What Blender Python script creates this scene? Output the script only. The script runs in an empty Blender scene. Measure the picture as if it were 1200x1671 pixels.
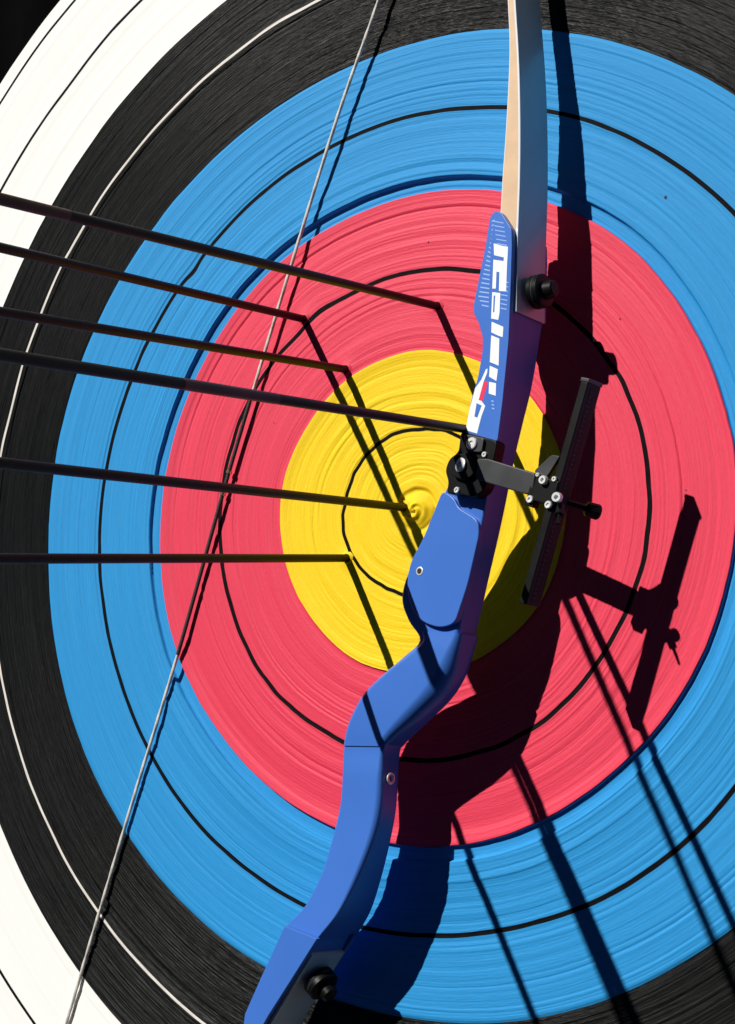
import bpy, bmesh, math, random
import numpy as np
from mathutils import Vector, Matrix
random.seed(7); RNG = np.random.default_rng(11)
S = bpy.context.scene
COL = S.collection

# ------------------------------------------------------------------ camera, light, exposure
# target frame in centimetres: u right, v up, w out of the face; world = (u, -w, v + 130) / 100
HEIGHT = 130.0
def W(p): return Vector((p[0] / 100, -p[2] / 100, (p[1] + HEIGHT) / 100))
def WD(d): return Vector((d[0], -d[2], d[1]))
FPX = 2448.133
CAMU = np.array([54.8235, -11.0583, 96.1327])
AX_R = np.array([0.853533212, 0.05900067, -0.51768714])      # camera right, down, forward in (u, v, w)
AX_D = np.array([0.0, -0.99356804, -0.11323668])
AX_F = np.array([-0.52103844, 0.09665127, -0.84804332])
cam = bpy.data.cameras.new('camera'); camo = bpy.data.objects.new('camera', cam); COL.objects.link(camo)
cam.sensor_fit = 'HORIZONTAL'; cam.sensor_width = 36; cam.lens = 36 * FPX / 1200
cam.clip_start = 0.02; cam.clip_end = 200
m = Matrix.Identity(4)
for i, a in enumerate((WD(AX_R), -WD(AX_D), -WD(AX_F))):
    for j in range(3): m[j][i] = a[j]
m.translation = W(CAMU); camo.matrix_world = m
S.camera = camo

SUN = np.array([0.53, -0.89, -1.0])                           # direction the light travels, (u, v, w)
sd = WD(SUN).normalized()
elev = math.asin(-sd.z); rot = math.atan2(-sd.x, -sd.y)
w = bpy.data.worlds.new('World'); S.world = w; w.use_nodes = True
nt = w.node_tree; nt.nodes.clear()
sky = nt.nodes.new('ShaderNodeTexSky'); sky.sky_type = 'NISHITA'; sky.sun_disc = False
sky.sun_elevation = elev; sky.sun_rotation = rot
sky.altitude = 1800; sky.air_density = 0.08; sky.dust_density = 0.0; sky.ozone_density = 1.5   # thin, very clear mountain air
bg = nt.nodes.new('ShaderNodeBackground'); bg.inputs['Strength'].default_value = 0.05
out = nt.nodes.new('ShaderNodeOutputWorld')
nt.links.new(sky.outputs[0], bg.inputs[0]); nt.links.new(bg.outputs[0], out.inputs[0])
sl = bpy.data.lights.new('sun', 'SUN'); sl.energy = 5.0; sl.angle = math.radians(0.5); sl.color = (1, 0.965, 0.91)
so = bpy.data.objects.new('sun', sl); COL.objects.link(so); so.rotation_euler = sd.to_track_quat('-Z', 'Y').to_euler()
so.location = (-1, -3, 4)
S.view_settings.view_transform = 'Standard'; S.view_settings.look = 'None'
S.view_settings.exposure = 0.07; S.view_settings.gamma = 1

# ------------------------------------------------------------------ helpers
def ray(px, py):
    return AX_F + AX_R * ((px - 600) / FPX) + AX_D * ((py - 835.5) / FPX)
PC, PU, PV = 3.4, 0.17, -0.043                                # mid-plane of the bow: w = PC + PU u + PV v
BN = np.array([-PU, -PV, 1.0]); BN /= np.linalg.norm(BN)
def on_bow(px, py, h=0.0):                                    # pixel -> point on the bow's plane lifted by h along its normal
    d = ray(px, py); o = CAMU - BN * h
    t = (PC + PU * o[0] + PV * o[1] - o[2]) / (d[2] - PU * d[0] - PV * d[1])
    return CAMU + t * d
def on_face(px, py, wv=0.0):
    d = ray(px, py); return CAMU + d * ((wv - CAMU[2]) / d[2])
def uvb(u, v, h=0.0): return np.array([u, v, PC + PU * u + PV * v]) + BN * h

def new_obj(name, me, mat, parent=None, smooth=True, sharp=35):
    o = bpy.data.objects.new(name, me); COL.objects.link(o)
    if mat: me.materials.append(mat)
    if parent: o.parent = parent
    if smooth:
        me.polygons.foreach_set('use_smooth', [True] * len(me.polygons))
        me.set_sharp_from_angle(angle=math.radians(sharp))
    return o
def root_loc(parent):
    l = Vector((0, 0, 0))
    while parent: l += parent.location; parent = parent.parent
    return l
def from_pts(name, pts, faces, mat, parent=None, smooth=True, sharp=35, bevel=0):
    base = root_loc(parent)
    me = bpy.data.meshes.new(name)
    me.from_pydata([W(p) - base for p in pts], [], faces); me.validate()
    bm = bmesh.new(); bm.from_mesh(me); bmesh.ops.recalc_face_normals(bm, faces=bm.faces)
    if bevel:
        es = [e for e in bm.edges if len(e.link_faces) == 2 and e.calc_face_angle(0) > 0.5]
        bmesh.ops.bevel(bm, geom=es, offset=bevel / 100, segments=3, profile=0.5, affect='EDGES', clamp_overlap=True)
    bm.to_mesh(me); bm.free()
    o = new_obj(name, me, mat, parent, smooth, sharp)
    if smooth:
        wn = o.modifiers.new('weighted_normals', 'WEIGHTED_NORMAL'); wn.keep_sharp = True; wn.weight = 100
    return o
def slab(name, front, depth, mat, parent=None, bevel=0.06, nrm=None):     # outline of (u,v,w) points extruded backwards
    nrm = BN if nrm is None else nrm
    n = len(front); pts = list(front) + [np.array(p) - nrm * depth for p in front]
    faces = [tuple(range(n)), tuple(range(2 * n - 1, n - 1, -1))] + [(i, (i + 1) % n, n + (i + 1) % n, n + i) for i in range(n)]
    return from_pts(name, pts, faces, mat, parent, True, 30, bevel)
def box(name, c, ex, ey, ez, mat, parent=None, bevel=0.06):               # centre + three half-extent vectors
    c = np.array(c); pts = []
    for z in (-1, 1):
        for sx, sy in ((-1, -1), (1, -1), (1, 1), (-1, 1)): pts.append(c + sx * ex + sy * ey + z * ez)
    f = [(0, 1, 2, 3), (4, 5, 6, 7), (0, 1, 5, 4), (1, 2, 6, 5), (2, 3, 7, 6), (3, 0, 4, 7)]
    return from_pts(name, pts, f, mat, parent, True, 30, bevel)
def nrmz(a): a = np.array(a, float); return a / np.linalg.norm(a)
def frame(d):
    d = nrmz(d); a = np.array([0, 1, 0]) if abs(d[1]) < 0.9 else np.array([1, 0, 0])
    x = nrmz(np.cross(a, d)); return x, np.cross(d, x), d
def lathe(name, base, axis, prof, mat, parent=None, seg=28, sharp=30, flute=0):   # prof: (distance along axis, radius)
    x, y, d = frame(axis); pts = []; faces = []
    for k, (z, r) in enumerate(prof):
        for i in range(seg):
            a = 2 * math.pi * i / seg; rr = r * (1 - flute * (i % 2))
            pts.append(np.array(base) + d * z + (x * math.cos(a) + y * math.sin(a)) * rr)
    n = len(prof)
    for k in range(n - 1):
        for i in range(seg):
            j = (i + 1) % seg; faces.append((k * seg + i, k * seg + j, (k + 1) * seg + j, (k + 1) * seg + i))
    faces += [tuple(range(seg)), tuple(range((n - 1) * seg, n * seg))]
    return from_pts(name, pts, faces, mat, parent, True, sharp)
def catmull(P, sub):
    P = [np.array(p, float) for p in P]; Q = []
    for i in range(len(P) - 1):
        p0, p1, p2, p3 = P[max(i - 1, 0)], P[i], P[i + 1], P[min(i + 2, len(P) - 1)]
        for k in range(sub):
            t = k / sub
            Q.append(0.5 * (2 * p1 + (p2 - p0) * t + (2 * p0 - 5 * p1 + 4 * p2 - p3) * t * t + (3 * p1 - p0 - 3 * p2 + p3) * t ** 3))
    return Q + [P[-1]]
def tube(name, path, rad, mat, parent=None, seg=10, twist=0, lobes=0, depth=0.0):
    pts = []; faces = []
    for k, p in enumerate(path):
        d = np.array(path[min(k + 1, len(path) - 1)]) - np.array(path[max(k - 1, 0)])
        x, y, _ = frame(d); r = rad[k] if hasattr(rad, '__len__') else rad
        for i in range(seg):
            a = 2 * math.pi * i / seg
            rr = r * (1 + depth * math.cos(lobes * a + twist * k)) if lobes else r
            pts.append(np.array(p) + (x * math.cos(a) + y * math.sin(a)) * rr)
    n = len(path)
    for k in range(n - 1):
        for i in range(seg):
            j = (i + 1) % seg; faces.append((k * seg + i, k * seg + j, (k + 1) * seg + j, (k + 1) * seg + i))
    faces += [tuple(range(seg)), tuple(range((n - 1) * seg, n * seg))]
    return from_pts(name, pts, faces, mat, parent, True, 60)
def section(L, R, t, rc, rb, crown, nrm=BN, k=6, bl=0.0):
    """rounded bar section: front face from L (belly edge) to R (back edge), depth t behind it; rc / rb round the belly / back corners"""
    L = np.array(L); R = np.array(R); x = R - L; wd = np.linalg.norm(x); x /= wd; nn = nrm - x * (nrm @ x); nn /= np.linalg.norm(nn)
    pts = []
    def corner(cx, cy, r, a0):
        for i in range(k + 1):
            a = a0 + math.pi / 2 * i / k; pts.append((cx + r * math.cos(a), cy + r * math.sin(a)))
    rb = min(rb, wd * 0.48, t * 0.48); rc = min(rc, wd * 0.48, t * 0.48)
    corner(wd - rb, -rb, rb, 0)
    corner(rc, -rc, rc, math.pi / 2)
    rl = max(rc, min(bl, wd * 0.6, t * 0.62)); corner(rl, -t + rl, rl, math.pi)
    corner(wd - rb, -t + rb, rb, 1.5 * math.pi)
    return [L + x * a + nn * (b + crown * (1 - (2 * a / wd - 1) ** 2) * (1 if b > -t / 2 else -1)) for a, b in pts]
def loft(name, secs, mat, parent=None, sharp=40):
    n = len(secs[0]); pts = [p for s in secs for p in s]; faces = []
    for k in range(len(secs) - 1):
        for i in range(n):
            j = (i + 1) % n; faces.append((k * n + i, k * n + j, (k + 1) * n + j, (k + 1) * n + i))
    faces += [tuple(range(n)), tuple(range((len(secs) - 1) * n, len(secs) * n))]
    return from_pts(name, pts, faces, mat, parent, True, sharp)
def empty(name, p):
    o = bpy.data.objects.new(name, None); COL.objects.link(o); o.location = W(p); o.empty_display_size = 0.05; return o
def tag(o, label, cat, group=None):
    o['label'] = label; o['category'] = cat
    if group: o['group'] = group
    return o

# ------------------------------------------------------------------ materials
def mat(name, col, rough=0.5, metal=0.0, spec=0.5, coat=0.0, noise=0.0, nscale=40.0, bump=0.0, bscale=200.0, rvar=0.0):
    M = bpy.data.materials.new(name); M.use_nodes = True; T = M.node_tree; b = T.nodes['Principled BSDF']
    b.inputs['Base Color'].default_value = (*col, 1); b.inputs['Roughness'].default_value = rough
    b.inputs['Metallic'].default_value = metal; b.inputs['Specular IOR Level'].default_value = spec
    b.inputs['Coat Weight'].default_value = coat; b.inputs['Coat Roughness'].default_value = 0.15
    tc = T.nodes.new('ShaderNodeTexCoord')
    if noise or rvar:
        n = T.nodes.new('ShaderNodeTexNoise'); n.inputs['Scale'].default_value = nscale; n.inputs['Detail'].default_value = 6
        T.links.new(tc.outputs['Object'], n.inputs['Vector'])
        if noise:
            r = T.nodes.new('ShaderNodeValToRGB'); r.color_ramp.elements[0].position = 0.3; r.color_ramp.elements[1].position = 0.7
            r.color_ramp.elements[0].color = (*[c * (1 - noise) for c in col], 1); r.color_ramp.elements[1].color = (*[min(1, c * (1 + noise * 0.6)) for c in col], 1)
            T.links.new(n.outputs['Fac'], r.inputs[0]); T.links.new(r.outputs[0], b.inputs['Base Color'])
        if rvar:
            mr = T.nodes.new('ShaderNodeMapRange'); mr.inputs['To Min'].default_value = rough - rvar; mr.inputs['To Max'].default_value = rough + rvar
            T.links.new(n.outputs['Fac'], mr.inputs['Value']); T.links.new(mr.outputs[0], b.inputs['Roughness'])
    if bump:
        n2 = T.nodes.new('ShaderNodeTexNoise'); n2.inputs['Scale'].default_value = bscale; n2.inputs['Detail'].default_value = 4
        T.links.new(tc.outputs['Object'], n2.inputs['Vector'])
        bp = T.nodes.new('ShaderNodeBump'); bp.inputs['Strength'].default_value = bump; bp.inputs['Distance'].default_value = 0.0006
        T.links.new(n2.outputs['Fac'], bp.inputs['Height']); T.links.new(bp.outputs[0], b.inputs['Normal'])
    return M
def foam(name, col, var=0.18, rough=0.62, spec=0.35, bump=0.5, hue=None, fine=0.12, groove=0.8, fibre=1.0, rf=760.0):
    """wound foam strip: streaks that run along the windings plus a fine fibrous grain"""
    M = bpy.data.materials.new(name); M.use_nodes = True; T = M.node_tree; N = T.nodes; K = T.links; b = N['Principled BSDF']
    b.inputs['Roughness'].default_value = rough; b.inputs['Specular IOR Level'].default_value = spec
    tc = N.new('ShaderNodeTexCoord'); sp = N.new('ShaderNodeSeparateXYZ'); K.new(tc.outputs['Object'], sp.inputs[0])
    def math_(op, a, b_=None):
        n = N.new('ShaderNodeMath'); n.operation = op
        for i, v in enumerate((a, b_)):
            if v is None: continue
            if isinstance(v, (int, float)): n.inputs[i].default_value = v
            else: K.new(v, n.inputs[i])
        return n.outputs[0]
    x, z = sp.outputs['X'], sp.outputs['Z']
    r = math_('SQRT', math_('ADD', math_('MULTIPLY', x, x), math_('MULTIPLY', z, z)))
    cs = math_('DIVIDE', x, math_('MAXIMUM', r, 1e-4)); sn = math_('DIVIDE', z, math_('MAXIMUM', r, 1e-4))
    cv = N.new('ShaderNodeCombineXYZ')
    K.new(math_('MULTIPLY', r, rf), cv.inputs[0]); K.new(math_('MULTIPLY', cs, 2.2), cv.inputs[1]); K.new(math_('MULTIPLY', sn, 2.2), cv.inputs[2])
    st = N.new('ShaderNodeTexNoise'); st.inputs['Scale'].default_value = 1.0; st.inputs['Detail'].default_value = 5; st.inputs['Roughness'].default_value = 0.65
    K.new(cv.outputs[0], st.inputs['Vector'])
    cv2 = N.new('ShaderNodeCombineXYZ')                         # fibres: short dashes along each winding
    K.new(math_('MULTIPLY', r, 1500.0), cv2.inputs[0]); K.new(math_('MULTIPLY', cs, 40.0), cv2.inputs[1]); K.new(math_('MULTIPLY', sn, 40.0), cv2.inputs[2])
    fb = N.new('ShaderNodeTexNoise'); fb.inputs['Scale'].default_value = 1.0; fb.inputs['Detail'].default_value = 3; K.new(cv2.outputs[0], fb.inputs['Vector'])
    big = N.new('ShaderNodeTexNoise'); big.inputs['Scale'].default_value = 9.0; big.inputs['Detail'].default_value = 5; K.new(tc.outputs['Object'], big.inputs['Vector'])
    f = math_('ADD', math_('MULTIPLY', math_('SUBTRACT', st.outputs['Fac'], 0.5), 2.4 * var),
              math_('ADD', math_('MULTIPLY', math_('SUBTRACT', fb.outputs['Fac'], 0.5), 2.0 * fine), math_('MULTIPLY', math_('SUBTRACT', big.outputs['Fac'], 0.5), 0.45 * var)))
    g = math_('ADD', f, 1.0)
    mx = N.new('ShaderNodeMix'); mx.data_type = 'RGBA'; mx.blend_type = 'MULTIPLY'; mx.inputs['Factor'].default_value = 1
    mx.inputs['A'].default_value = (*col, 1); cg = N.new('ShaderNodeCombineColor')
    for i in range(3): K.new(g, cg.inputs[i])
    K.new(cg.outputs[0], mx.inputs['B'])
    src = mx.outputs['Result']
    if hue:                                                     # worn streaks of a paler tone
        m2 = N.new('ShaderNodeMix'); m2.data_type = 'RGBA'; K.new(src, m2.inputs['A']); m2.inputs['B'].default_value = (*hue, 1)
        mr = N.new('ShaderNodeMapRange'); mr.inputs['From Min'].default_value = 0.52; mr.inputs['From Max'].default_value = 0.8; mr.inputs['To Max'].default_value = 0.55
        K.new(st.outputs['Fac'], mr.inputs['Value']); K.new(mr.outputs[0], m2.inputs['Factor']); src = m2.outputs['Result']
    K.new(src, b.inputs['Base Color'])
    bp = N.new('ShaderNodeBump'); bp.inputs['Strength'].default_value = bump; bp.inputs['Distance'].default_value = 0.0009
    K.new(math_('ADD', math_('MULTIPLY', fb.outputs['Fac'], fibre), math_('MULTIPLY', st.outputs['Fac'], groove)), bp.inputs['Height']); K.new(bp.outputs[0], b.inputs['Normal'])
    return M
M_GOLD = foam('gold_foam', (0.88, 0.60, 0.010), 0.12, 0.6, 0.22, 0.25, (0.92, 0.70, 0.05))
M_RED = foam('red_foam', (0.73, 0.040, 0.086), 0.12, 0.6, 0.35, 0.25, (0.80, 0.085, 0.145))
M_BLUE = foam('blue_foam', (0.021, 0.265, 0.60), 0.13, 0.65, 0.22, 0.25, (0.050, 0.34, 0.66))
M_BLACK = foam('black_foam', (0.0042, 0.0046, 0.0046), 0.8, 0.42, 0.20, 1.0, (0.012, 0.0125, 0.012), 0.6, 3.0, 0.25, 330.0)
M_WHITE = foam('white_foam', (0.87, 0.87, 0.84), 0.03, 0.65, 0.3, 0.12, None, 0.03)
M_LINE = mat('ring_line_black', (0.005, 0.004, 0.005), 0.75, spec=0.08, noise=0.5, nscale=150)
M_WLINE = mat('ring_line_white', (0.72, 0.68, 0.62), 0.6, noise=0.15, nscale=90)
M_RIM = mat('boss_rim', (0.35, 0.30, 0.22), 0.8, noise=0.3)
M_BLUEPAINT = mat('blue_riser_paint', (0.047, 0.155, 0.535), 0.34, spec=0.42, noise=0.05, nscale=14, bump=0.06, bscale=700, rvar=0.06)
M_DKBLUE = mat('limb_pocket_paint', (0.055, 0.15, 0.50), 0.38, noise=0.06, nscale=20)
M_LIMBW = mat('white_limb_lacquer', (0.74, 0.76, 0.78), 0.26, spec=0.5, coat=0.5, noise=0.03, nscale=10)
M_LIMBG = mat('grey_limb_lacquer', (0.50, 0.56, 0.62), 0.3, spec=0.5, coat=0.3, noise=0.04, nscale=10)
M_WOOD = mat('limb_wood_core', (0.62, 0.42, 0.25), 0.5, noise=0.12, nscale=60)
M_BLACKM = mat('black_anodised', (0.0040, 0.0043, 0.0046), 0.45, spec=0.17, noise=0.3, nscale=80, rvar=0.08)
M_GREYM = mat('grey_anodised', (0.040, 0.042, 0.045), 0.42, metal=0.2, noise=0.15, nscale=70, rvar=0.08)
M_STEEL = mat('steel_screw', (0.80, 0.80, 0.78), 0.38, metal=0.55, bump=0.1, bscale=300)
M_SHAFT = mat('arrow_shaft', (0.009, 0.0035, 0.0028), 0.45, spec=0.16, noise=0.35, nscale=60, rvar=0.08)
M_GLEAM = mat('painted_red_gleam', (0.10, 0.016, 0.008), 0.4, spec=0.25, noise=0.7, nscale=28)  # reddish reflection on the shaft, put into the colour
M_STRING = mat('string_strands', (0.62, 0.58, 0.52), 0.6, noise=0.2, nscale=260, bump=0.4, bscale=900)
M_SERVE = mat('serving_thread', (0.035, 0.028, 0.024), 0.6, noise=0.4, nscale=300, bump=0.5, bscale=1100)
M_BRASS = mat('nock_brass', (0.75, 0.62, 0.38), 0.3, metal=1.0)
M_PRINT = mat('white_print', (0.80, 0.82, 0.82), 0.4)
M_PALE = mat('pale_blue_print', (0.30, 0.45, 0.80), 0.4)
M_REDP = mat('red_print', (0.75, 0.02, 0.09), 0.4)
M_TEAL = mat('scale_print', (0.018, 0.006, 0.009), 0.5, spec=0.15, noise=0.3, nscale=200)
M_VANE = mat('vane_plastic', (0.75, 0.72, 0.1), 0.4)
M_CURTAIN = mat('backstop_cloth', (0.0022, 0.0022, 0.0024), 0.95, spec=0.02, noise=0.3, nscale=8)
M_HOLE = mat('hole_lining', (0.01, 0.01, 0.01), 0.7)

# ------------------------------------------------------------------ backdrop: black cloth hung behind the boss
def curtain():
    nx, nz = 160, 8; pts = []; faces = []
    for k in range(nz + 1):
        for i in range(nx + 1):
            u = -700 + 1100 * i / nx; v = -130 + 520 * k / nz
            pts.append((u, v, -260 + 6 * math.sin(u * 0.16 + 0.5 * math.sin(u * 0.031)) * (1.1 - 0.5 * k / nz)))
    for k in range(nz):
        for i in range(nx): a = k * (nx + 1) + i; faces.append((a, a + 1, a + nx + 2, a + nx + 1))
    o = from_pts('backdrop', pts, faces, M_CURTAIN, None, True, 80)
    o['kind'] = 'structure'; return o
curtain()

# ------------------------------------------------------------------ the target: one wound coil, relief is real geometry
PITCH = 0.235
RT = RNG.normal(0, 1, 400)
V1 = RNG.normal(0, 1, 400); V2 = RNG.normal(0, 1, 200)
def vnoise(tab, x):
    i = np.floor(x).astype(int) % (len(tab) - 1); f = x - np.floor(x); f = f * f * (3 - 2 * f)
    return tab[i] * (1 - f) + tab[i + 1] * f
def smooth(a, b, x):
    t = np.clip((x - a) / (b - a), 0, 1); return t * t * (3 - 2 * t)
HITS = [on_face(*p)[:2] for p in ((715, 500), (497, 521), (565, 603), (663, 829), (567, 911))] + [np.array([6.95, 5.45])]
def near_hits(r, th, s):
    x, y = r * np.cos(th), r * np.sin(th)
    return sum(np.exp(-((x - h[0]) ** 2 + (y - h[1]) ** 2) / s ** 2) for h in HITS)
GROOVES = [(g_.uniform(2.5, 36.3), g_.uniform(0, 6.283), g_.uniform(0.35, 1.9), g_.uniform(0.012, 0.042), g_.uniform(0.045, 0.085)) for g_ in [np.random.default_rng(5)] for _ in range(170)]
def grooves(r, th):
    o = np.zeros(np.broadcast(r, th).shape); r = np.broadcast_to(r, o.shape); th = np.broadcast_to(th, o.shape)
    lo, hi = (r.min(), r.max()) if r.size else (0, 0)
    for rk, tc_, tw_, dp, wd in GROOVES:
        if rk < lo - 0.6 or rk > hi + 0.6: continue
        d = (th - tc_ + math.pi) % (2 * math.pi) - math.pi
        mk = np.clip(1 - (d / tw_) ** 2, 0, 1)
        o -= dp * mk * np.exp(-((r - rk - 0.05 * d * PITCH * 4) / wd) ** 2) - 0.4 * dp * mk * np.exp(-((r - rk - 0.22) / (1.6 * wd)) ** 2)
    return o
def relief(r, th):
    r = np.asarray(r, float); th = np.asarray(th, float) % (2 * math.pi); tw = th / (2 * math.pi)
    q = r / PITCH - tw; i = np.floor(q); f = q - i; s = i + tw
    arc = 0.75 + 0.75 * np.sin(2 * th + 0.9 * r + 1) * np.sin(3 * th - 0.6 * r)
    amp = (0.0095 + 0.018 * (r > 36.6) * (r < 48)) * (0.45 + 0.75 * arc) * (1 - 0.7 * (r > 48)) + 0.008 * np.clip(1 - r / 9, 0, 1)
    h = amp * vnoise(RT, s + 3) - (0.007 + 0.022 * (r > 36.6) * (r < 48)) * (1 - 0.7 * (r > 48)) * np.abs(2 * f - 1) ** 4
    rr = r + 0.25 * np.sin(th + r * 0.15) + 0.12 * np.sin(3 * th + 1 + r * 0.2)
    h = h + 0.012 * arc * vnoise(V1, rr / 0.42 + 9) + 0.026 * (1 - 0.6 * (r > 48)) * vnoise(V2, rr / 1.7 + 5) * smooth(1, 5, r)
    h = h + 0.024 * np.sin(2 * math.pi * rr / 1.9) * (1 - smooth(4.5, 7, r))
    h = h + (0.35 + 0.10 * np.sin(2 * th + 9 * r)) * (1 - smooth(0.3, 1.25, r)) - 0.20 * np.exp(-((r - 1.5) / 0.25) ** 2) * (0.7 + 0.3 * np.sin(th + 1))
    # steps and grooves where the coil changes colour
    h = h + 0.16 * smooth(22.6, 24.2, r) * (1 - smooth(24.22, 24.34, r)) - 0.20 * smooth(24.22, 24.34, r) * (1 - smooth(25.25, 25.38, r)) + 0.13 * smooth(25.25, 25.38, r) * (1 - smooth(25.5, 28, r))
    h = h + 0.10 * smooth(11.2, 12.05, r) * (1 - smooth(12.08, 12.2, r)) - 0.05 * smooth(12.08, 12.2, r) * (1 - smooth(12.5, 13.0, r))
    h = h - 0.16 * smooth(41.75, 41.95, r) * (1 - smooth(42.65, 42.85, r))
    h = h - 0.05 * np.exp(-((r - 20.6) / 0.14) ** 2) - 0.08 * np.exp(-((r - 36.6) / 0.15) ** 2)
    return h + 0.10 * near_hits(r, th, 0.75) + grooves(r, th)
WT = np.concatenate([(lambda q: q)(RNG.normal(0, 1, 360)), [0]])
def warp(r, th):
    a = np.minimum(1, r / 6); x, y = r * np.cos(th), r * np.sin(th); b1 = HITS[1]
    r = r + 0.42 * np.exp(-((x - b1[0] - 1.2) ** 2 + (y - b1[1] - 1.0) ** 2) / 2.2) - 0.30 * np.exp(-((x + 22.5) ** 2 + (y - 20.0) ** 2) / 0.9)
    return r + a * (0.10 * np.sin(2 * th + 0.21 * r) + 0.06 * np.sin(5 * th + 0.33 * r + 1) + 0.035 * np.sin(9 * th - 0.5 * r) + np.minimum(1, r / 25) * (0.016 * vnoise(WT, th * 14 + r * 0.8) + 0.008 * vnoise(WT, th * 40 + r * 2.1)))
def ring_mesh(name, r0, r1, dr, nseg, lift, material, parent, wob=None):
    nr = max(2, int(round((r1 - r0) / dr)) + 1)
    rs = np.linspace(r0, r1, nr); th = np.arange(nseg) * 2 * math.pi / nseg
    R, TH = np.meshgrid(rs, th, indexing='ij')
    if wob is not None: R = R + wob(TH)
    h = relief(R, TH) + lift; RW = warp(R, TH)
    co = np.stack([RW * np.cos(TH), -h, RW * np.sin(TH)], -1).reshape(-1, 3) / 100
    i = np.arange(nr - 1)[:, None] * nseg; j = np.arange(nseg)[None, :]; jn = (j + 1) % nseg
    F = np.stack([i + j, i + nseg + j, i + nseg + jn, i + jn], -1).reshape(-1, 4)
    me = bpy.data.meshes.new(name)
    me.vertices.add(len(co)); me.vertices.foreach_set('co', co.ravel())
    me.loops.add(F.size); me.loops.foreach_set('vertex_index', F.ravel().astype(np.int32))
    me.polygons.add(len(F)); me.polygons.foreach_set('loop_start', (np.arange(len(F)) * 4).astype(np.int32))
    me.polygons.foreach_set('use_smooth', np.ones(len(F), bool))
    me.update(calc_edges=True); me.validate()
    o = bpy.data.objects.new(name, me); COL.objects.link(o); me.materials.append(material); o.parent = parent
    return o
target = empty('archery_target', (0, 0, 0))
tag(target, 'round coiled foam archery target with gold, red, blue, black and white scoring rings', 'target')
for nm, a, b, mt in (('gold_ring', 0.02, 6.3, M_GOLD), ('gold_ring', 6.3, 12.1, M_GOLD), ('red_ring', 12.1, 18.2, M_RED), ('red_ring', 18.2, 24.28, M_RED),
                     ('blue_ring', 24.28, 30.65, M_BLUE), ('blue_ring', 30.65, 36.6, M_BLUE), ('black_ring', 36.6, 43.25, M_BLACK), ('black_ring', 43.25, 48.0, M_BLACK),
                     ('white_ring', 48.0, 54.5, M_WHITE), ('white_ring', 54.5, 61.8, M_WHITE)):
    ring_mesh(nm, a, b, 0.058, 360, 0.0, mt, target)
def line_wob(seed, sc=1.0):
    g = np.random.default_rng(seed); p = g.uniform(0, 6.28, 8); k = g.integers(3, 40, 8); a = g.normal(0, 0.024 * sc, 8)
    return lambda T: sum(a[i] * np.sin(k[i] * T + p[i]) for i in range(8))
for n, (r, wd, mt) in enumerate(((6.3, 0.27, M_LINE), (18.2, 0.33, M_LINE), (30.65, 0.32, M_LINE), (43.25, 0.24, M_WLINE), (54.5, 0.25, M_LINE), (60.4, 0.22, M_LINE))):
    ring_mesh('ring_line', r - wd / 2, r + wd / 2, wd / 5, 480, 0.022, mt, target, line_wob(n, min(1, r / 20)))
def rim():
    seg = 180; pts = []; faces = []
    prof = [(61.8, -0.15), (62.1, -0.6), (62.1, -11.5), (61.6, -12), (0.02, -12)]
    for r, wv in prof:
        for i in range(seg):
            a = 2 * math.pi * i / seg; r_ = float(warp(np.array(r), np.array(a))) if r > 1 else r; pts.append((r_ * math.cos(a), r_ * math.sin(a), wv))
    for k in range(len(prof) - 1):
        for i in range(seg): j = (i + 1) % seg; faces.append((k * seg + i, k * seg + j, (k + 1) * seg + j, (k + 1) * seg + i))
    return from_pts('rim', pts, faces, M_RIM, target)
rim()
# old arrow holes: small dark punctures with a torn lip
def puncture(px, py, rad):
    p = on_face(px, py); r = math.hypot(p[0], p[1]); p[2] = float(relief(r, math.atan2(p[1], p[0]))) + 0.03
    n = 9; pts = [p + np.array([0, 0, 0.012])]; faces = []
    for k in range(n):
        a = 2 * math.pi * k / n; q = rad * random.uniform(0.65, 1.25); pts.append(p + np.array([q * math.cos(a), q * 1.2 * math.sin(a), 0]))
    faces = [(0, 1 + k, 1 + (k + 1) % n) for k in range(n)]
    from_pts('puncture', pts, faces, M_HOLE, target)
for a in ((1087, 322, 0.13), (1012, 520, 0.06), (447, 690, 0.05), (330, 905, 0.05), (700, 395, 0.06), (1120, 800, 0.05)): puncture(*a)

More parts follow.
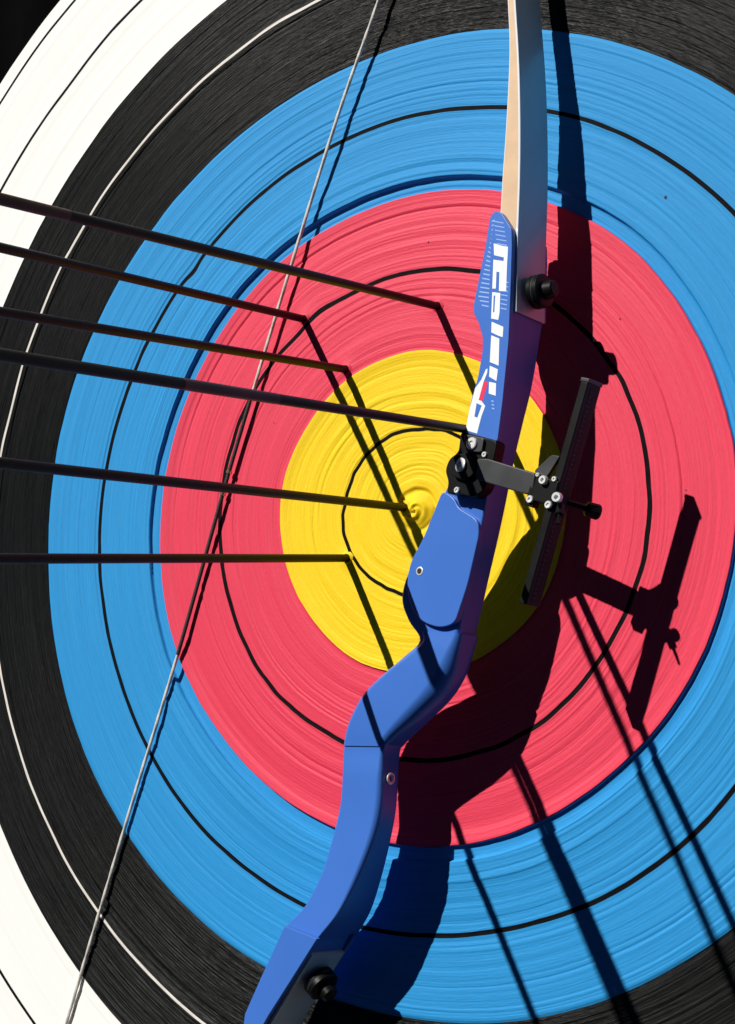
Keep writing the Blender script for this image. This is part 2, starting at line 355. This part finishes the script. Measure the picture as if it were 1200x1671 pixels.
# ------------------------------------------------------------------ arrows
def arrow(base_px, au, av, label, rad=0.30, base=None, painted_gleam=None):
    b = np.array(base if base is not None else on_face(*base_px)); d = nrmz((au, av, 1.0))
    b[2] = float(relief(math.hypot(b[0], b[1]), math.atan2(b[1], b[0])))
    o = empty('arrow', b); tag(o, label, 'arrow', 'arrows stuck in the target')
    lathe('shaft', b, d, [(-6.0, 0.05), (-4.5, rad), (-0.2, rad), (0.5, rad), (15, rad), (40, rad), (66.0, rad)], M_SHAFT, o, 20, 40)
    lathe('nock', b, d, [(66.0, rad * 0.9), (66.6, rad * 1.05), (67.4, rad * 0.95), (68.3, rad * 0.6)], M_REDP, o, 12, 40)
    if painted_gleam: lathe('painted_gleam', b, d, [(painted_gleam[0], rad + .003), (painted_gleam[0] + .05, rad + .012), (painted_gleam[1], rad + .012), (painted_gleam[1] + .05, rad + .003)], M_GLEAM, o, 20, 40)  # thin sleeve carrying the painted red reflection, no separate part of the arrow
    x, y, _ = frame(d)
    for k in range(3):
        a = k * 2 * math.pi / 3 + 0.4; r = x * math.cos(a) + y * math.sin(a); s = nrmz(np.cross(d, r)) * 0.03
        out_ = [b + d * z + r * q for z, q in ((58, rad), (59.5, rad + 0.6), (62.5, rad + 1.1), (64, rad + 1.0), (64.3, rad))]
        slab('vane', [p + s for p in out_], 0.06, M_VANE, o, 0, nrmz(s))
    # puckered lip of foam where the shaft enters
    rr = math.hypot(b[0], b[1]); zone = M_GOLD if rr < 12.1 else M_RED
    pts = []; faces = []; n = 18
    for k, (q, z) in enumerate(((0.56, -0.06), (0.42, 0.03), (0.34, 0.06), (0.305, 0.02), (0.30, -0.3))):
        for i in range(n):
            a = 2 * math.pi * i / n; jig = 1 + 0.16 * math.sin(3 * a + rr) + 0.10 * math.sin(7 * a + 2 * rr) if k < 3 else 1
            pts.append(b + (x * math.cos(a) + y * math.sin(a)) * (0.30 + (q - 0.30) * jig) + np.array([0, 0, z * jig]))
    for k in range(4):
        for i in range(n): j = (i + 1) % n; faces.append((k * n + i, k * n + j, (k + 1) * n + j, (k + 1) * n + i))
    from_pts('entry_lip', pts, faces, zone, target)
    return o
arrow((715, 500), 0.0, -0.113, 'dark arrow stuck in the red ring above the gold, highest beside the blue riser', painted_gleam=(40, 49))
arrow((497, 521), 0.075, -0.112, 'dark arrow stuck on the thin black scoring line of the red ring')
arrow((565, 603), 0.02, -0.110, 'dark arrow stuck at the boundary of the red and gold rings')
arrow((663, 829), 0.022, -0.063, 'dark arrow stuck next to the coiled bullseye centre')
arrow((567, 911), 0.012, -0.088, 'dark level arrow stuck in gold just outside the innermost black circle')
arrow(None, 0.02, -0.09, 'long dark arrow ending behind the black sight mount on the riser', 0.30, (6.95, 5.45, 0), painted_gleam=(29.5, 38))

# ------------------------------------------------------------------ the bow
bow = empty('recurve_bow', on_bow(560, 1400, -2))
tag(bow, 'blue recurve bow with grey-faced wooden limbs and a black sight, hung before the target', 'bow')
# riser body: belly edge, back edge (pixels on the lit side face), height of that face above mid-plane, depth, corner radii, crown
RS = [((779, 498), (840, 500), 1.72, 3.50, .10, .10, 0), ((782, 530), (835, 528), 1.72, 3.50, .10, .10, 0), ((788, 560), (831, 560), 1.72, 3.45, .10, .10, 0),
      ((779, 618), (824, 620), 1.70, 3.2, .12, .12, 0), ((769, 680), (817, 676), 1.62, 2.75, .15, .12, 0), ((763, 738), (806, 742), 1.45, 2.45, .15, .12, 0),
      ((728, 798), (795, 806), 1.30, 2.35, .15, .12, 0), ((702, 858), (784, 866), 1.20, 2.25, .2, .15, 0), ((668, 926), (768, 940), 1.15, 2.2, .25, .2, 0),
      ((654, 975), (758, 985), 1.12, 2.2, .3, .2, .0), ((664, 1012), (750, 1018), 1.08, 2.25, .35, .3, .0), ((682, 1044), (740, 1062), 1.05, 2.2, .4, .4, .05),
      ((655, 1072), (726, 1100), 1.05, 2.2, .4, .5, .05), ((622, 1100), (702, 1136), 1.1, 2.2, .4, .6, .05), ((588, 1136), (664, 1172), 1.1, 2.2, .4, .5, .05),
      ((566, 1180), (634, 1204), 1.1, 2.15, .35, .35, .03), ((559, 1222), (624, 1226), 1.02, 2.1, .3, .25, .06), ((556, 1262), (621, 1264), 1.12, 2.15, .4, .35, .14),
      ((552, 1312), (618, 1318), 1.10, 2.15, .45, .4, .15), ((541, 1362), (607, 1368), 1.13, 2.3, .42, .4, .13), ((523, 1424), (582, 1432), 1.23, 2.9, .35, .32, .09),
      ((497, 1478), (552, 1490), 1.42, 3.6, .2, .18, .02), ((470, 1508), (520, 1530), 1.62, 4.2, .12, .1, 0), ((460, 1528), (511, 1545), 1.70, 4.3, .1, .1, 0),
      ((452, 1540), (505, 1556), 1.72, 4.3, .1, .1, 0)]
def bow_loft(name, spec, material, sub=5, grow=0.0):
    arr = []
    for L, R, h, t, rc, rb, cr in spec:
        arr.append(np.concatenate([on_bow(*L, h + grow), on_bow(*R, h + grow), [t + 2 * grow, rc, rb, cr, 1.35 if 700 < L[1] < 1030 else 0.5]]))
    secs = [section(q[:3], q[3:6], q[6], max(q[7], .03), max(q[8], .03), q[9], bl=max(q[10], 0)) for q in catmull(arr, sub)]
    return loft(name, secs, material, bow)
riser = bow_loft('riser', RS, M_BLUEPAINT)
# grip shell: slips over the riser between the thumb panel and the lower arm
GS = [((684, 1030), (750, 1034), 1.10, 2.35, .45, .45, .06), ((684, 1046), (741, 1066), 1.12, 2.5, .6, .7, .16), ((657, 1069), (730, 1102), 1.10, 2.6, .7, 1.0, .26), ((621, 1098), (708, 1138), 1.10, 2.65, .7, 1.1, .28),
      ((586, 1134), (672, 1174), 1.10, 2.6, .7, 1.0, .26), ((564, 1180), (638, 1204), 1.08, 2.5, .6, .7, .20), ((557, 1217), (624, 1218), 1.05, 2.3, .45, .4, .12)]
grip = bow_loft('grip', GS, M_BLUEPAINT, 6, 0.04); grip['label'] = 'smooth rounded blue grip below the raised panel'
# raised side panel with the stabiliser hole
def px_poly(pts, h): return [on_bow(x, y, h) for x, y in pts]
def round_poly(pts, r, k=5):                                  # round the corners of a pixel outline
    outp = []; n = len(pts)
    for i in range(n):
        p0, p1, p2 = (np.array(pts[j % n], float) for j in (i - 1, i, i + 1))
        a, b = p0 - p1, p2 - p1; la, lb = np.linalg.norm(a), np.linalg.norm(b); q = min(r, la * .45, lb * .45)
        s, e = p1 + a / la * q, p1 + b / lb * q
        for j in range(k + 1):
            t = j / k; outp.append((1 - t) ** 2 * s + 2 * t * (1 - t) * p1 + t * t * e)
    return outp
PAN = [(722, 800), (690, 880), (669, 918), (663, 958), (672, 995), (690, 1016), (718, 1025), (742, 1018), (763, 955), (782, 872), (780, 848), (748, 828), (741, 812)]
panel = slab('side_panel', px_poly(round_poly(PAN, 16), 1.50), 0.6, M_BLUEPAINT, bow, 0.09)
hc = on_bow(685, 932, 1.505)
lathe('bushing', hc - BN * 0.05, BN, [(0, .30), (.07, .30), (.08, .28), (.08, .21)], M_STEEL, panel, 20)
lathe('threaded_hole', hc + BN * 0.0, BN, [(0, .20), (.035, .20)], M_HOLE, panel, 20)
# cheek plates either side of the upper limb pocket
CHK = [(800, 353), (809, 343), (818, 346), (835, 373), (835.5, 400), (833.5, 467), (830, 557), (825, 607), (820, 657), (812, 720), (763, 722), (764, 700), (768, 657), (780, 615),
       (787, 590), (788, 552), (782, 528), (773, 511), (773, 497), (784, 442), (792, 403)]
plate = slab('pocket_plate', px_poly(round_poly(CHK, 4, 2), 2.22), 0.48, M_BLUEPAINT, bow, 0.05)
plate['label'] = 'pale blue plate over the upper limb pocket with white lettering'
back_plate = slab('pocket_plate', px_poly(round_poly(CHK[:6] + [(833, 503), (779, 505)] + CHK[16:], 4, 2), 2.22), 0.42, M_DKBLUE, bow, 0.05)
for v_ in back_plate.data.vertices: v_.co -= WD(BN) * (0.042 - 0.0035 + 0.0005)
# flat print on the plate
def decal(name, polys, material, parent, h=2.226):
    pts = []; faces = []
    for P in polys:
        faces.append(tuple(range(len(pts), len(pts) + len(P)))); pts += px_poly(P, h)
    return from_pts(name, pts, faces, material, parent, False)
z1 = lambda P: [(760 + x / 8.8, 340 + y / 8.8) for x, y in P]
z2 = lambda P: [(750 + x / 8.36, 520 + y / 8.36) for x, y in P]
LET = [z1([(405, 500), (520, 535), (610, 550), (603, 700), (540, 700), (410, 670)]), z1([(552, 700), (603, 700), (598, 760), (548, 755)]),
       z1([(400, 735), (548, 755), (598, 760), (592, 920), (394, 905)]), z1([(394, 905), (445, 910), (435, 1150), (384, 1150)]), z1([(487, 912), (592, 920), (582, 1190), (480, 1185)]),
       z1([(384, 1200), (500, 1215), (488, 1500), (415, 1492), (428, 1250), (405, 1250), (395, 1490), (372, 1480)]), z1([(372, 1480), (395, 1490), (415, 1492), (488, 1500), (470, 1600), (368, 1580)]),
       z2([(440, 40), (600, 110), (590, 250), (530, 230), (435, 185)]), z2([(435, 225), (545, 270), (535, 640), (490, 620), (415, 590)]),
       z2([(415, 640), (525, 690), (505, 850), (465, 825), (405, 790)]), z2([(405, 860), (500, 880), (495, 1050), (400, 1020)])]
decal('lettering', LET, M_PRINT, plate)
dash = []
for i in range(20):
    y = 358 + i * 7.3; xl = 803 - i * 1.55 if i < 18 else 776 + (i - 17) * 3; xr = 806 - i * 0.28
    dash.append([(xl + 4.5, y), (xr - 3, y + 2.2), (xr - 3, y + 4.2), (xl + 4.5, y + 2.0)])
    if i < 6: dash.append([(806 + i, y + 2), (822 + i * 1.2, y + 5), (822 + i * 1.2, y + 6.4), (806 + i, y + 3.4)])
    elif 13 <= i < 20: dash.append([(818.5 - (i - 13) * .2, y + 5), (830 - (i - 13) * .5, y + 7), (830 - (i - 13) * .5, y + 8.6), (818.5 - (i - 13) * .2, y + 6.6)])
decal('hatching', dash, M_PALE, plate, 2.2245)
decal('emblem', [z2([(385, 680), (362, 690), (300, 830), (215, 950), (190, 1050), (150, 1190), (100, 1430), (85, 1520), (240, 1565), (300, 1330), (352, 1190), (300, 1120), (262, 1110), (330, 860), (378, 740)])], M_PRINT, plate)
decal('emblem_stripe', [z2([(335, 850), (392, 862), (315, 1125), (265, 1108)])], M_REDP, plate, 2.229)
decal('emblem_notch', [z2([(235, 1150), (305, 1185), (245, 1350), (205, 1335)])], M_BLUEPAINT, plate, 2.2285)
decal('small_print', [[(802 + i * 0.5, 653 + i * 6), (806 + i * .5, 654 + i * 6), (806 + i * .5, 656 + i * 6), (802 + i * .5, 655 + i * 6)] for i in range(3)], M_PALE, plate)

# limbs: wooden core with white lacquered faces; stations are belly edge / back edge of the front side
def limb(name, stations, lw, flip=1):
    L = catmull([np.concatenate([a, b, [c]]) for a, b, c in stations], 6)
    core, facing, inner, white = [], [], [], []
    for q in L:
        a, b, hw = q[:3], q[3:6], q[6]
        x = nrmz(b - a); ly = 0.17
        def sec(p0, p1, w2): return [p0 + BN * 0, p1 + BN * 0, p1 - BN * (2 * w2), p0 - BN * (2 * w2)]
        core.append(sec(a + x * 0.06, b - x * ly, hw)); white.append(sec(b - x * (ly - .002), b - x * .05, hw)); facing.append(sec(b - x * .048, b, hw)); inner.append(sec(a, a + x * 0.058, hw))
    o = loft(name, core, M_WOOD, bow, 30); f = loft('limb_facing', facing, M_LIMBG, o, 30); loft('limb_lamination', white, M_LIMBW, o, 30); g = loft('limb_facing', inner, M_LIMBW, o, 30)
    return o
HW = 1.70
up = [((812, 505), (843, 508), 1.70), ((815, 400), (845, 400), 1.70), ((820, 300), (848.5, 300), 1.70), ((825.5, 220), (849.5, 220), 1.69), ((830, 140), (848.5, 140), 1.67), ((832, 73), (846, 73), 1.64), ((829, 0), (841.5, 0), 1.60)]
st = [(on_bow(*a, h), on_bow(*b, h), h) for a, b, h in up]
for u, v, t, h in ((6.6, 46, .62, 1.45), (5.2, 55, .55, 1.2), (4.6, 63, .5, .95), (5.6, 69.5, .48, .75), (7.6, 73, .45, .6)):
    st.append((uvb(u, v, h), uvb(u + t, v + (0.25 if v > 66 else 0), h), h))
limb('upper_limb', st, HW)
c0 = on_bow(511, 1558, 1.70)
DIR = nrmz(on_bow(440, 1672, 1.7) - on_bow(511, 1558, 1.7)); SIDE = nrmz(np.cross(BN, DIR)); SIDE = SIDE if SIDE[0] > 0 else -SIDE
st = []
for d, off, t, h in ((0.1, 0.0, 1.45, 1.70), (2, 0.0, 1.45, 1.70), (8, 0.1, 1.3, 1.69), (15, 0.2, 1.1, 1.65), (23, -.2, .8, 1.5), (31, -1.6, .6, 1.2), (38, -4.2, .5, .9), (43, -6.2, .48, .75), (46, -6.6, .45, .6)):
    p = c0 - BN * 1.70 + DIR * d + SIDE * off; st.append((p - SIDE * t + BN * h, p + BN * h, h))
LOWER = st
limb('lower_limb', st, HW)
# lower pocket cheeks
q0 = np.array(on_bow(470, 1508, 1.75)); a0 = st[0][1]
def cheek(h, depth, material):
    P = [on_bow(x, y, 2.0) for x, y in ((467, 1511), (520, 1532), (484, 1589), (440, 1658), (418, 1697), (406, 1702), (398, 1690), (402, 1655), (428, 1596))]
    P = [p + BN * (h - 2.0) for p in P]
    o = slab('pocket_plate', P, depth, material, bow, 0.05); return o
cheek(2.15, 0.42, M_BLUEPAINT)
cheek(-1.73, 0.40, M_DKBLUE)
# limb bolts with knurled black knobs
def knob(c, ax, name='limb_bolt', r=1.18):
    o = lathe(name, c, ax, [(-0.3, .5), (.25, .5), (.26, r * .92), (.34, r), (.62, r), (.66, r * .93), (.74, r * .93), (.78, r), (1.12, r), (1.2, r * .92), (1.22, r * .55), (1.9, r * .5), (2.0, r * .4)], M_BLACKM, bow, 48, 30, 0.02)
    lathe('ring', c, ax, [(.655, r * .965), (.70, r * .985), (.745, r * .965)], M_GREYM, o, 40)
    return o
ub = (on_bow(843.5, 468, 1.70) - BN * 1.72); knob(ub, nrmz(np.cross(BN, nrmz(on_bow(847, 300, 0) - on_bow(843, 500, 0)))) * -1)
lb = LOWER[0][1] - BN * 1.70 + DIR * 2.0; knob(lb, SIDE)
# small screws on the riser's back
bp_ = on_bow(640, 1270, 0.1)
back_n = nrmz(np.cross(on_bow(617, 1330, 0) - on_bow(621, 1250, 0), BN)); back_n = back_n if back_n[0] > 0 else -back_n
lathe('stabiliser_bushing', on_bow(621, 1270, 1.15) - BN * 1.05 - back_n * .12, back_n, [(0, .42), (.22, .42), (.25, .38), (.25, .26), (.2, .24), (.05, .2)], M_STEEL, bow, 24)

# bow string: grey strands, black centre serving, two brass nocking points
SP = [on_face(705, -270, 1.25), on_face(618, 0, 0.95), on_face(548, 200, 0.85), on_face(455, 500, 0.65), on_face(374, 770, 0.5), on_face(292, 1062, 0.42), on_face(222, 1290, 0.33), on_face(150, 1530, 0.30)]
tip_u = st = None
SP = [SP[0] + nrmz(SP[0] - SP[1]) * 19.0] + SP + [SP[-1] + nrmz(SP[-1] - SP[-2]) * 12, SP[-1] + nrmz(SP[-1] - SP[-2]) * 27 + np.array([0, 0, .4])]
path = catmull(SP, 40)
string = tube('bow_string', path, 0.135, M_STRING, bow, 12, 0.9, 3, 0.14)
def nearest(px, py):
    best = min(range(len(path)), key=lambda i: (lambda q: (q[0] - px) ** 2 + (q[1] - py) ** 2)(to_px(path[i]))); return best
def to_px(p):
    d = np.array(p) - CAMU; z = d @ AX_F; return (600 + FPX * (d @ AX_R) / z, 835.5 + FPX * (d @ AX_D) / z)
i0, i1 = nearest(412, 640), nearest(289, 1070)
tube('serving', path[i0:i1 + 1], 0.16, M_SERVE, string, 12)
for px, py in ((374, 771), (366, 806)):
    k = nearest(px, py); tube('nocking_point', [path[k - 1] * .35 + path[k] * .65, path[k], path[k] * .65 + path[k + 1] * .35], 0.235, M_BRASS, string, 14)

# ------------------------------------------------------------------ bow sight
ES = nrmz(on_bow(872, 790, 0) - on_bow(775, 762, 0))           # along the extension, away from the riser
EU = nrmz(np.cross(BN, ES))                                     # up across it
mount = slab('bow_sight', px_poly(round_poly([(752, 703), (812, 719), (806, 748), (800, 770), (790, 800), (772, 812), (752, 806), (728, 806), (732, 786), (726, 768), (733, 748), (748, 738)], 8), 2.35), 1.05, M_BLACKM, bow, 0.10)
mount['label'] = 'black sight clamped to the side of the riser with a long bar'
slab('clamp_block', px_poly(round_poly([(740, 742), (766, 738), (776, 756), (772, 776), (756, 784), (736, 776)], 7), 2.75), 0.42, M_BLACKM, mount, 0.08)
slab('clamp_block', px_poly(round_poly([(757, 708), (790, 715), (786, 738), (760, 736)], 5), 2.60), 0.27, M_GREYM, mount, 0.06)
def screw(px, py, h, r, ax=None, dep=0.16, parent=None):
    ax = BN if ax is None else nrmz(ax); p = on_bow(px, py, h)
    o = lathe('screw', p, ax, [(0, r), (dep * .7, r), (dep, r * .86), (dep, r * .45), (dep * .45, r * .42)], M_STEEL, parent or mount, 20)
    return o
screw(771, 724, 2.60, .42); screw(753, 759, 2.75, .50, nrmz(BN - ES * .25)); screw(747, 800, 2.35, .22); screw(792, 742, 2.35, .2)
slab('extension_bar', px_poly(round_poly([(778, 748), (795, 748), (874, 772), (868, 806), (856, 806), (776, 782)], 5), 2.62), 0.55, M_GREYM, mount, 0.09)
# elevation bar with its rail
bt, bb = on_bow(963, 626, 2.15), on_bow(862, 987, 2.15); BD = nrmz(bt - bb); BX = nrmz(np.cross(BD, BN)); BX = BX if BX[0] > 0 else -BX
bc = (bt + bb) / 2; half = np.linalg.norm(bt - bb) / 2
bar = box('elevation_bar', bc - BN * .15, BX * .29, BD * half, BN * .78, M_BLACKM, mount, 0.07)
box('scale_strip', bc + BX * .295 - BN * .15, BX * .006, BD * (half * .97), BN * .34, M_TEAL, mount, 0)
for k in range(44):
    z = -half * .93 + 2 * half * .93 * k / 43
    box('scale_mark', bc + BX * .304 + BD * z - BN * .02, BX * .003, BD * .016, BN * (.2 if k % 5 == 0 else .12), M_GREYM, bar, 0)
box('end_cap', bt + BD * .12 - BN * .15, BX * .33, BD * .13, BN * .82, M_GREYM, mount, 0.05)
# carriage on the bar: block, lever, screws, windage rod and knob
cc = on_bow(897, 803, 2.25)
box('carriage', cc - BN * .1, ES * .95, EU * .85, BN * .75, M_BLACKM, mount, 0.12)
box('carriage_clamp', on_bow(872, 812, 2.5), ES * .35, EU * .65, BN * .35, M_BLACKM, mount, 0.08)
slab('lever', px_poly(round_poly([(872, 768), (900, 742), (914, 744), (894, 776), (880, 784)], 4), 2.85), 0.3, M_GREYM, mount, 0.06)
screw(889, 784, 2.95, .30, BN, .3); screw(906, 782, 2.85, .18); screw(866, 815, 2.88, .26); screw(911, 812, 2.9, .34, nrmz(BN + ES * .2), .35); screw(896, 824, 2.9, .26); screw(879, 775, 2.9, .14)
wa, wb = on_bow(912, 816, 1.7), on_bow(976, 836, -0.5); wd_ = nrmz(wb - wa); wl = np.linalg.norm(wb - wa)
lathe('windage_rod', wa, wd_, [(0, .22), (wl - .6, .22)], M_BLACKM, mount, 16)
lathe('windage_knob', wa + wd_ * (wl - .9), wd_, [(0, .3), (.12, .50), (.9, .53), (1.02, .43)], M_BLACKM, mount, 30, 30, .04)
pd = nrmz(ES * .45 - EU * .55 + BN * .5)
lathe('sight_pin', on_bow(915, 826, 2.2), pd, [(0, .30), (.9, .28), (.95, .12), (1.75, .09)], M_BLACKM, mount, 14)
